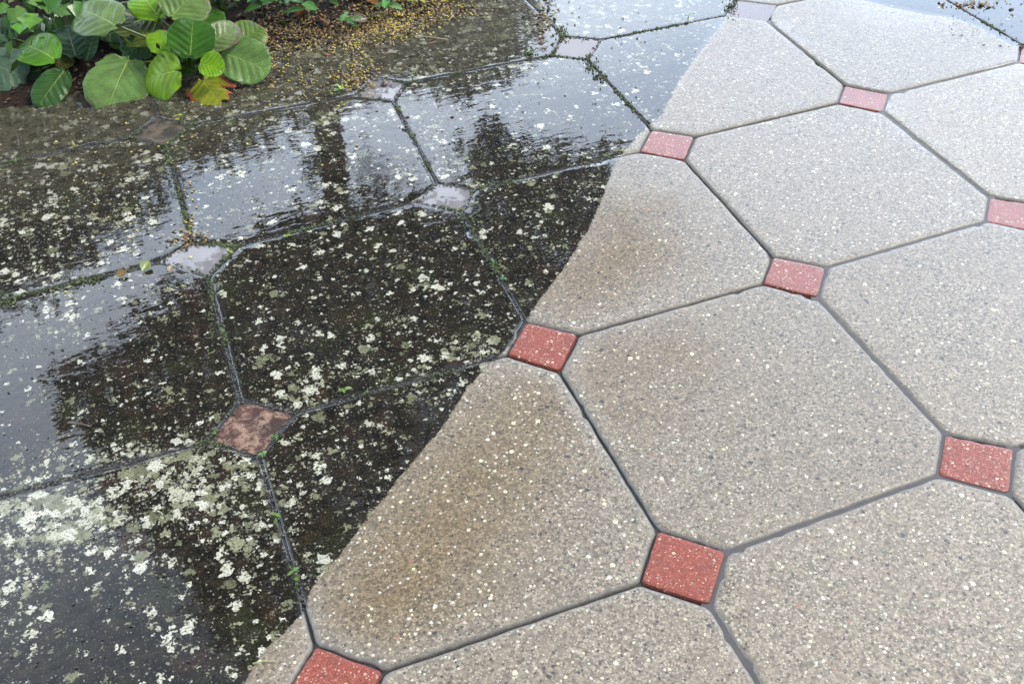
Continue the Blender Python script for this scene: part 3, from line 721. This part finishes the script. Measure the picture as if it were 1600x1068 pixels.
specs = [
 ((200, 96), (161, 166), 92, .045, .022, dict(col=GL, edgecol=(.12, .09, .07), edge_amt=.05, ragged=.022, cup=.12, arch=.25, ruffle=.028, seed=3, label='grey-green leaf with a bitten lower edge')),
 ((270, 112), (202, 126), 74, .06, .035, dict(col=LG, cup=-.15, arch=.45, ruffle=.035, seed=4, ragged=.012, roll=-.15, notch=.2, label='glossy yellow-veined leaf curving down')),
 ((298, 82), (302, 18), 70, .09, .15, dict(col=DK, cup=.35, arch=.12, ruffle=.03, seed=5, ragged=.012, notch=.16, label='darkest leaf, standing upright in the middle')),
 ((272, 88), (231, 46), 40, .075, .11, dict(col=BR, cup=.9, arch=.1, ruffle=.05, seed=6, ragged=.03, edgecol=(.2, .3, .05), edge_amt=.1, holes=[(.45, .1, .06)])),
 ((352, 84), (421, 104), 76, .06, .045, dict(col=GL, cup=.25, arch=.25, ruffle=.03, seed=7, ragged=.008, notch=.1, label='broad grey-green leaf on the right side')),
 ((316, 100), (352, 108), 42, .075, .065, dict(col=BR, cup=.6, arch=.2, ruffle=.025, seed=8, ragged=0., notch=.12)),
 ((326, 72), (374, 30), 48, .085, .12, dict(col=(.17, .25, .08), cup=.3, arch=.3, ruffle=.035, seed=9, ragged=.012, edgecol=(.15, .10, .06), edge_amt=.12)),
 ((318, 127), (347, 164), 66, .02, .006, dict(col=YG, cup=.1, arch=.1, ruffle=.035, seed=10, ragged=.07, edgecol=(.42, .09, .04), edge_amt=.16, label='tattered yellow leaf with a red edge')),
 ((372, 66), (414, 36), 54, .05, .07, dict(col=(.12, .21, .03), cup=.2, arch=.2, ruffle=.035, seed=11, ragged=.01, edgecol=(.34, .18, .03), edge_amt=.05)),
 ((270, 24), (312, -24), 78, .13, .17, dict(col=(.15, .25, .06), cup=.2, arch=.2, ruffle=.03, seed=12, edgecol=(.22, .2, .05), edge_amt=.06)),
 ((246, 26), (216, -22), 60, .12, .16, dict(col=BR, cup=.3, arch=.2, ruffle=.03, seed=13)),
 ((236, 64), (188, 14), 66, .08, .12, dict(col=(.11, .15, .022), cup=.1, arch=.2, ruffle=.03, seed=14, ragged=.03, holes=[(.62, -.12, .07), (.3, .22, .07)], label='dull yellow-green leaf with holes')),
 ((236, 66), (184, 84), 46, .06, .05, dict(col=(.06, .14, .05), cup=.1, arch=.2, ruffle=.03, seed=15, ragged=.04)),
 ((178, 38), (108, -2), 76, .13, .15, dict(col=(.16, .26, .07), cup=-.1, arch=.2, ruffle=.025, seed=16, ragged=.012, edgecol=(.12, .18, .05), edge_amt=.05, label='pale upper leaf reaching left')),
 ((288, 94), (274, 76), 24, .06, .07, dict(col=(.16, .24, .08), cup=.5, seed=17)),
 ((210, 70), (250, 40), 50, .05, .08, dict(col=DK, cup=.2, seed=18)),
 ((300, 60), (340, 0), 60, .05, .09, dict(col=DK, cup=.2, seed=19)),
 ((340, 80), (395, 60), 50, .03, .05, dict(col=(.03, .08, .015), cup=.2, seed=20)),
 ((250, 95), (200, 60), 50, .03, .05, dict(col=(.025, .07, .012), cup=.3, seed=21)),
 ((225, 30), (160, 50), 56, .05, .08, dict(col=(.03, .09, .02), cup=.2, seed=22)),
 ((300, 110), (262, 96), 34, .04, .05, dict(col=(.05, .13, .015), cup=.4, seed=23)),
]
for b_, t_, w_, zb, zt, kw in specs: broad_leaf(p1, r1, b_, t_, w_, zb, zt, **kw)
r2 = at(112, 88, .012); p2 = empty('broad_leaved_plant', at(105, 98, .0)); p2.location.z = .02
tag(p2, 'smaller clump of oval leathery leaves in the far left corner of the bed', 'plant', 'broad-leaved clumps in the bed')
for b_, t_, w_, zb, zt, kw in [
 ((82, 90), (14, 48), 62, .07, .09, dict(col=(.10, .28, .006), cup=.22, arch=.25, ruffle=.008, seed=31, ragged=0, label='glossy bright green oval leaf')),
 ((117, 84), (99, 26), 48, .06, .10, dict(col=(.03, .085, .035), cup=.1, arch=.15, ruffle=.03, seed=32)),
 ((98, 114), (55, 166), 46, .04, .012, dict(col=(.04, .115, .025), cup=.1, arch=.15, ruffle=.025, seed=33, ragged=.012, label='low oval leaf with petals lying on it')),
 ((-26, 96), (36, 112), 78, .06, .05, dict(col=(.09, .16, .10), cup=-.1, arch=.3, ruffle=.035, seed=34, ragged=.02)),
 ((108, 88), (90, 104), 26, .05, .045, dict(col=(.08, .09, .02), cup=.3, seed=35)),
 ((136, 92), (148, 44), 20, .04, .10, dict(col=(.06, .13, .06), cup=.5, seed=36, ragged=0)),
 ((20, 60), (-30, 40), 60, .06, .08, dict(col=(.05, .10, .05), cup=.1, seed=37)),
 ((60, 110), (5, 122), 50, .03, .02, dict(col=(.015, .045, .012), cup=.1, seed=38)),
 ((150, 60), (130, 10), 50, .04, .07, dict(col=DK, cup=.1, seed=39)),
 ((70, 60), (40, 20), 55, .03, .06, dict(col=DK, cup=.1, seed=40)),
]: broad_leaf(p2, r2, b_, t_, w_, zb, zt, **kw)

# ------------------------------------------------------------------ small plants
def small_leaf(L, Wd, lobes=0, fold=.25, droop=.25, seed=0):
    rs = random.Random(seed); V = [(0, 0, 0)]; F = []; n = 10
    for k in range(1, n):
        s = k / n; w = Wd * .5 * (math.sin(math.pi * s ** .8) ** .8)
        if lobes: w *= 1 + .35 * math.cos(s * math.pi * 2 * lobes)
        w *= 1 + .05 * (-1) ** k
        z = -droop * L * s * s
        V += [(s * L, -w, z + fold * w), (s * L, -w * .5, z + fold * w * .35), (s * L, 0, z), (s * L, w * .5, z + fold * w * .35), (s * L, w, z + fold * w)]
    V.append((L, 0, -droop * L)); m = len(V) - 1
    for c in range(4): F.append((0, 1 + c + 1, 1 + c)); F.append((m, m - 5 + c, m - 4 + c))
    for k in range(n - 2):
        for c in range(4): a = 1 + k * 5 + c; F.append((a, a + 1, a + 6, a + 5))
    return V, F
def place_leaf(name, parent, org, B, X, up, L, Wd, col, seed=0, **k):
    X = X.normalized(); Y = up.cross(X).normalized(); Z = X.cross(Y)
    V, F = small_leaf(L, Wd, seed=seed, **k)
    cols = []
    for v in V:
        s = abs(v[1]) / (Wd * .5); f = 1.35 if s < .08 else 1.0
        cols.append([c * f * (.85 + .3 * float(vnoise(v[0] * 300 + seed, v[1] * 300, 2))) for c in col])
    return mesh_obj(name, [B + X * v[0] + Y * v[1] + Z * v[2] - org for v in V], F, M_SMALL, parent, cols=cols)
def weed(px, py, h, nl, L, col, label, name='weed', cat='weed', group='weeds in the joints', z0=0., wr=.55, seed=0, lobes=0, lean=(0, 0), spread=.8, base=None):
    rs = random.Random(seed + 100); B = at(px, py, z0) if base is None else base; e = empty(name, B); tag(e, label, cat, group); org = B.copy()
    top = B + Vector((lean[0], lean[1], h))
    V, F = tube_mesh([Vector((0, 0, -.004)), (top - B) * .5 + Vector((.001, .001, 0)), top - B], [.0011 + h * .01, .0009 + h * .008, .0006 + h * .004], 6)
    mesh_obj('stem', V, F, M_SMALL, e, cols=[(.10, .13, .04)] * len(V))
    a0 = rs.uniform(0, 6.28)
    for k in range(nl):
        s = 1 - (k // 2) * (.8 / max(1, nl // 2)); a = a0 + k * math.pi + (k // 2) * 1.4 + rs.uniform(-.3, .3)
        X = Vector((math.cos(a), math.sin(a), rs.uniform(.0, .5) * (1.3 - spread))).normalized()
        c = [q * rs.uniform(.8, 1.2) for q in col]
        place_leaf('leaf', e, org, B.lerp(top, max(.05, s)), X, Vector((rs.uniform(-.2, .2), rs.uniform(-.3, .1), 1)), L * rs.uniform(.75, 1.15), L * wr * rs.uniform(.85, 1.1), c, seed=seed * 9 + k, lobes=lobes)
    return e
G1 = (.06, .15, .02); G2 = (.04, .11, .02); G3 = (.11, .19, .025)
BG = 'small plants along the bed edge'
weed(478, 32, 0.065, 6, 0.049, (.085, .23, .045), 'leafy green seedling on the litter, first right of the leathery leaves', 'seedling', 'seedling', BG, .01, seed=1)
weed(543, 44, 0.036, 4, 0.029, (.07, .20, .04), 'low small-leaved seedling in the middle of the petal litter', 'seedling', 'seedling', BG, .01, seed=2)
weed(607, 22, 0.052, 6, 0.043, (.09, .24, .05), 'leafy green seedling at the top edge above the yellow petals', 'seedling', 'seedling', BG, .01, seed=3)
weed(556, 46, 0.029, 3, 0.026, (.05, .15, .03), 'dark little seedling just right of the low one in the litter', 'seedling', 'seedling', BG, .01, seed=4, lobes=2)
weed(412, 30, 0.091, 8, 0.046, (.05, .15, .025), 'bushy green weed behind the right end of the leathery clump', 'seedling', 'seedling', BG, .02, seed=5)
weed(438, 20, 0.078, 8, 0.041, (.07, .19, .03), 'bright bushy weed touching the top edge, left of the first seedling', 'seedling', 'seedling', BG, .02, seed=6)
weed(655, 8, 0.026, 4, 0.038, (.30, .34, .04), 'yellowing little plant at the top edge, right of the seedlings', 'seedling', 'seedling', BG, .01, seed=7)
weed(515, 8, 0.065, 7, 0.038, (.045, .13, .025), 'dark green weed at the top edge between the two bright seedlings', 'seedling', 'seedling', BG, .02, seed=8)
weed(388, 8, 0.117, 10, 0.052, (.06, .17, .03), 'taller weed at the top edge above the red-edged leaf', 'seedling', 'seedling', BG, .02, seed=9)
weed(352, 0, 0.130, 10, 0.052, (.04, .12, .02), 'dark weed rising behind the middle of the leathery clump', 'seedling', 'seedling', BG, .02, seed=10)
weed(565, 0, 0.065, 6, 0.035, (.05, .15, .03), 'small weed at the top edge left of the yellowing plant', 'seedling', 'seedling', BG, .02, seed=18)
J = 'green sprouts in the joints'
for args in [
 (540, 616, .012, 3, .016, G3, 'two-leaved green sprout in the joint below the black slab'),
 (431, 690, .014, 3, .012, G1, 'sprout at the right corner of the brown-crusted paver'),
 (412, 716, .012, 3, .012, G3, 'sprout in the joint just under the brown-crusted paver'),
 (433, 812, .014, 3, .012, G3, 'thin sprout halfway down the lower left joint'),
 (461, 904, .018, 3, .012, G3, 'bright upright sprout lowest in the lower left joint'),
 (786, 440, .012, 4, .012, G2, 'grassy tuft in the joint above the central paver'),
 (770, 412, .008, 3, .010, G1, 'tiny sprout just above the grassy tuft'),
 (531, 148, .024, 4, .016, (.20, .34, .04), 'yellow-green sprig standing beside the brown puddle'),
 (645, 130, .022, 2, .02, G2, 'thin blade sprouting right of the brown puddle'),
 (118, 236, .02, 4, .013, (.26, .26, .05), 'yellowish sprout on the far left slab joint'),
 (281, 192, .02, 4, .013, (.24, .28, .05), 'yellowish sprig on the slab below the round grey-green leaf'),
 (826, 86, .012, 4, .012, (.14, .26, .05), 'pale green tuft in the joint left of the drowned pink paver'),
 (360, 398, .010, 3, .012, (.22, .30, .05), 'sprout on the right rim of the grey flooded square'),
 (1075, 30, .010, 3, .010, (.12, .22, .05), 'tiny tuft in the thin joint near the top'),
 (448, 372, .006, 3, .012, (.22, .32, .03), 'lime green leaflet on the upper edge of the black slab')]:
    weed(*args[:4], args[4] * .78, *args[5:], name='sprout', cat='sprout', group=J, seed=int(args[0]))
# ivy creeping in the corner of the bed
iv = empty('ivy', at(60, 20, .05)); tag(iv, 'lobed ivy-like creeper in the top left corner above the oval leaves', 'creeper'); org = Vector(iv.location)
rs = random.Random(5)
for k in range(34):
    px, py = rs.uniform(-30, 160), rs.uniform(-70, 42)
    if px > 85 and py > 20: continue
    B = at(px, py, .10 + rs.uniform(-.03, .05)); a = rs.uniform(-2.6, -.5)
    col = (.085, .23, .03) if rs.random() < .6 else (.04, .12, .015)
    place_leaf('leaf', iv, org, B, Vector((math.cos(a), math.sin(a), -.15)), Vector((rs.uniform(-.3, .3), -.5, 1)), rs.uniform(.036, .055), rs.uniform(.034, .05), [c * rs.uniform(.8, 1.2) for c in col], seed=k, lobes=1.6, droop=.3)
V, F = [], []
for k in range(8):
    a = at(rs.uniform(-40, 150), rs.uniform(-50, 40), .03) - org; c = at(rs.uniform(-40, 150), rs.uniform(-50, 30), .11) - org
    V2, F2 = tube_mesh([a, (a + c) / 2 + Vector((0, 0, .02)), c], [.0022, .0018, .0014], 6); b = len(V); V += V2; F += [tuple(q + b for q in f_) for f_ in F2]
mesh_obj('stem', V, F, M_SMALL, iv, cols=[(.08, .07, .03)] * len(V))
# dark undergrowth filling the bed behind
pts = []
for k in range(560):
    x = rs.uniform(-1.6, .35); y = float(bed_edge(np.array(x))) + rs.uniform(.13, 1.2)
    pts.append(Vector((x, y, rs.uniform(.02, .16))))
o = foliage('undergrowth', None, pts, .035, (.035, .10, .016), mat=M_SMALL, per=14, spread=.09, seed=77); tag(o, kind='stuff')

# ------------------------------------------------------------------ litter, petals, moss, grit (uncountable)
def flakes(name, pts, size, cols, mat, flat=.5, lens=1.0, seed=0, thick=.25):
    """little curled flakes: a squashed 6-vertex body each"""
    rs = np.random.default_rng(seed); n = len(pts); P = np.array([tuple(p) for p in pts])
    a = rs.uniform(0, 6.28, n); tl = rs.normal(0, flat, n)
    X = np.c_[np.cos(a), np.sin(a), tl * .5]; Y = np.c_[-np.sin(a), np.cos(a), rs.normal(0, flat, n) * .5]; Z = np.cross(X, Y)
    s = (np.asarray(size) * rs.uniform(.6, 1.4, n))[:, None]; ln = lens * rs.uniform(.7, 1.6, n)[:, None]
    P = P + np.array([0, 0, 1]) * s * .2
    V = np.stack([P + X * s * ln * .5, P + Y * s * .5, P - X * s * ln * .5, P - Y * s * .5, P + Z * s * thick, P - Z * s * thick * .6], 1).reshape(-1, 3)
    T = np.array([(0, 1, 4), (1, 2, 4), (2, 3, 4), (3, 0, 4), (1, 0, 5), (2, 1, 5), (3, 2, 5), (0, 3, 5)])
    F = (np.arange(n)[:, None, None] * 6 + T[None]).reshape(-1, 3)
    cc = np.array(cols)[rs.integers(0, len(cols), n)] * rs.uniform(.7, 1.25, (n, 1))
    o = mesh_obj(name, V, F, mat, cols=np.repeat(cc, 6, 0), smooth=True); tag(o, kind='stuff'); return o
def soilz(x, y): return max(0.0005, float(bed_z(np.array(x), np.array(y))))
rs = random.Random(21)
for k, (px, py, L, a, col, lab) in enumerate([(462, 40, .05, .6, (.17, .055, .018), 'rust-brown dead leaf lying under the first seedling'), (592, 18, .045, 2.2, (.26, .11, .03), 'orange-brown dead leaf at the top edge left of the third seedling'),
        (574, 36, .05, 3.4, (.13, .085, .06), 'greyish crumpled dead leaf in the middle of the petal litter'), (505, 40, .035, 4.4, (.20, .06, .02), 'small reddish dead leaf right of the first seedling'), (690, 8, .03, .2, (.34, .26, .06), 'yellow dead leaf at the top edge, farthest right in the litter')]):
    p = at(px, py); p.z = soilz(p.x, p.y) + .006; e = empty('dead_leaf', p); tag(e, lab, 'leaf', 'dead leaves in the bed litter')
    place_leaf('blade', e, p.copy(), p, Vector((math.cos(a), math.sin(a), .1)), Vector((.3, -.6, 1)), L, L * .6, col, seed=k + 60, fold=.7, droop=-.2)
YEL = [(.52, .40, .05), (.64, .53, .16), (.54, .42, .18), (.42, .29, .04), (.30, .17, .04)]
BRN = [(.05, .028, .010), (.10, .055, .018), (.03, .018, .009), (.18, .115, .045), (.12, .042, .014), (.22, .16, .07)]
pts = []
def scatter(px, py, rx, ry, n, lst, keep=None):
    for _ in range(n):
        x, y = rs.gauss(px, rx), rs.gauss(py, ry); p = at(x, y); p.z = soilz(p.x, p.y)
        lst.append(p)
scatter(600, 42, 34, 11, 800, pts); scatter(500, 62, 45, 12, 300, pts); scatter(550, 70, 12, 16, 90, pts); scatter(455, 60, 22, 16, 120, pts)
scatter(556, 120, 22, 12, 150, pts); scatter(560, 95, 14, 12, 70, pts); scatter(650, 20, 40, 8, 420, pts); scatter(700, 6, 30, 6, 120, pts)
scatter(480, 115, 45, 28, 130, pts); scatter(430, 95, 20, 14, 60, pts); scatter(350, 200, 120, 50, 60, pts); scatter(120, 260, 110, 40, 30, pts)
scatter(330, 110, 90, 30, 40, pts); scatter(296, 340, 5, 30, 28, pts); scatter(300, 372, 14, 6, 30, pts); scatter(856, 30, 10, 12, 34, pts); scatter(1525, 8, 26, 3, 60, pts); scatter(150, 380, 90, 50, 14, pts)
flakes('yellow_petals', pts, .0046, YEL, M_LITTER, seed=1, thick=.35)
pts = []
scatter(500, 52, 60, 16, 420, pts); scatter(440, 45, 30, 18, 200, pts); scatter(570, 40, 40, 12, 200, pts); scatter(640, 18, 50, 9, 160, pts); scatter(300, 120, 90, 16, 130, pts); scatter(120, 120, 70, 14, 90, pts)
scatter(556, 125, 20, 10, 60, pts); scatter(850, 28, 12, 16, 60, pts); scatter(298, 375, 16, 6, 30, pts); scatter(1520, 8, 24, 2.5, 22, pts)
for _ in range(900):
    x = rs.uniform(-1.4, 1.0); y = float(bed_edge(np.array(x))) + abs(rs.gauss(0, .25)); pts.append(Vector((x, y, soilz(x, y))))
flakes('leaf_litter', pts, .0080, BRN, M_LITTER, seed=2, lens=1.6, flat=.9, thick=.12)
pts = []
scatter(500, 55, 60, 16, 70, pts); scatter(600, 40, 60, 14, 50, pts); scatter(480, 110, 60, 30, 20, pts); scatter(350, 120, 60, 20, 20, pts)
flakes('dry_stalks', pts, .0022, [(.34, .26, .15), (.24, .15, .08), (.45, .38, .24)], M_LITTER, seed=3, lens=14, flat=.25, thick=.4)
# dark crumbs lying on the wet film
pts = []
for _ in range(900):
    x, y = rs.uniform(0, 1180), rs.uniform(150, 1060) if rs.random() < .5 else rs.uniform(0, 420)
    p = at(x, y); D_ = float(fields(np.array([p.x]), np.array([p.y]))[0][0])
    if D_ > .01: p.z = .0008; pts.append(p)
for _ in range(90):
    p = at(rs.uniform(1480, 1640), rs.uniform(-20, 75)); p.z = .0008; pts.append(p)
flakes('dark_crumbs', pts, .0034, [(.02, .014, .01), (.035, .02, .012), (.015, .018, .01), (.10, .09, .04)], M_LITTER, seed=4, lens=1.5, flat=.3, thick=.3)
# moss and grit in the joints of the uncleaned part
pts = []; ptsd = []
segs = []
for (i, j) in [(a, b) for a in range(-2, 4) for b in range(-3, 2)]:
    if (i + 1, j) : segs.append((C[i, j, 'E'], C[i + 1, j, 'W'])); segs.append((C[i, j, 'S'], C[i, j + 1, 'N']))
    for a, b in (('W', 'N'), ('N', 'E'), ('E', 'S'), ('S', 'W')): segs.append((C[i, j, a], C[i, j, b]))
for a, b in segs:
    L = (b - a).length; m = int(L * 1500)
    X = np.array([a.x + (b.x - a.x) * q / m for q in range(m)]); Y = np.array([a.y + (b.y - a.y) * q / m for q in range(m)])
    Dd, Ff = fields(X, Y)[0:2]
    for q in range(m):
        if Dd[q] < .004: continue
        v = float(vnoise(X[q] * 16, Y[q] * 16, 31)); w = .0035
        if rs.random() < .65: ptsd.append(Vector((X[q] + rs.gauss(0, w), Y[q] + rs.gauss(0, w), -.0035 + rs.uniform(-.001, .002))))
        if v > .66 and rs.random() < (v - .58) * 2.2: pts.append(Vector((X[q] + rs.gauss(0, w * .9), Y[q] + rs.gauss(0, w * .9), -.002 + rs.uniform(0, .0025))))
scatter(4, 470, 12, 6, 90, pts); scatter(876, 52, 7, 5, 60, pts); scatter(826, 84, 7, 6, 50, pts); scatter(925, 102, 6, 6, 60, pts); scatter(938, 122, 6, 5, 40, pts); scatter(1142, 8, 6, 8, 60, pts); scatter(140, 440, 12, 4, 40, pts)
scatter(742, 345, 6, 14, 40, pts); scatter(775, 420, 5, 8, 40, pts); scatter(330, 500, 3, 20, 50, pts)
flakes('joint_moss', pts, .0034, [(.05, .075, .022), (.08, .11, .03), (.03, .04, .016), (.12, .15, .05)], M_MOSS, seed=5, flat=1.2, thick=.7)
flakes('joint_grit', ptsd, .0036, [(.02, .019, .016), (.045, .04, .034), (.012, .011, .01), (.09, .082, .07)], M_LITTER, seed=6, flat=1.0, thick=.6)

# ------------------------------------------------------------------ single fallen bits
def fallen_leaf(px, py, L, Wd, a, col, label, fold=.8):
    B = at(px, py, .003); e = empty('fallen_leaf', B); tag(e, label, 'leaf', 'fallen leaves on the slabs')
    place_leaf('blade', e, B.copy(), B, Vector((math.cos(a), math.sin(a), .12)), Vector((.2, -.5, 1)), L, Wd, col, seed=int(px), fold=fold, droop=-.15)
fallen_leaf(222, 424, .026, .02, .9, (.20, .24, .08), 'curled green-brown fallen leaf by the left corner of the grey flooded square')
fallen_leaf(183, 432, .02, .016, .3, (.20, .13, .04), 'brown fallen leaf a little left of the curled green one')
fallen_leaf(265, 424, .014, .012, 1.2, (.26, .19, .10), 'small tan fallen leaf under the rim of the grey flooded square', .4)
def twig(px, py, px2, py2, r, col, label):
    a = at(px, py, .002); b = at(px2, py2, .003); V, F = tube_mesh([Vector((0, 0, 0)), (b - a) * .5 + Vector((0, .0015, .001)), b - a], [r, r * .9, r * .6], 6)
    o = mesh_obj('twig', V, F, M_LITTER, cols=[col] * len(V)); o.location = a; tag(o, label, 'twig', 'twigs on the slabs')
twig(106, 660, 142, 666, .0022, (.07, .04, .025), 'short brown twig on the mirrored treetop at the left')
twig(395, 1036, 432, 1032, .0012, (.30, .30, .10), 'yellow-green needle near the washed tip of the lower left slab')
twig(700, 62, 640, 55, .0010, (.40, .34, .2), 'pale straw at the edge of the petal litter')
def chip(px, py, s, col, label):
    V, F = [], []; rr = random.Random(px)
    for k in range(7):
        a = k * 6.283 / 7; V.append((math.cos(a) * s * rr.uniform(.6, 1.1), math.sin(a) * s * .5 * rr.uniform(.7, 1.1), 0))
    n = len(V); V += [(v[0] * .7, v[1] * .7, s * .35) for v in V]
    F = [(k, (k + 1) % 7, 7 + (k + 1) % 7, 7 + k) for k in range(7)] + [tuple(range(7, 14))]
    o = mesh_obj('bark_chip', V, F, M_LITTER, cols=[col] * len(V)); o.location = at(px, py, .0006); tag(o, label, 'chip', 'dark chips floating on the film')
chip(637, 183, .006, (.05, .015, .012), 'left one of two reddish-black chips on the sky-mirroring slab')
chip(707, 183, .006, (.06, .015, .012), 'right one of two reddish-black chips on the sky-mirroring slab')
chip(1580, 15, .010, (.015, .013, .012), 'large black chip on the wet slab in the top right corner')
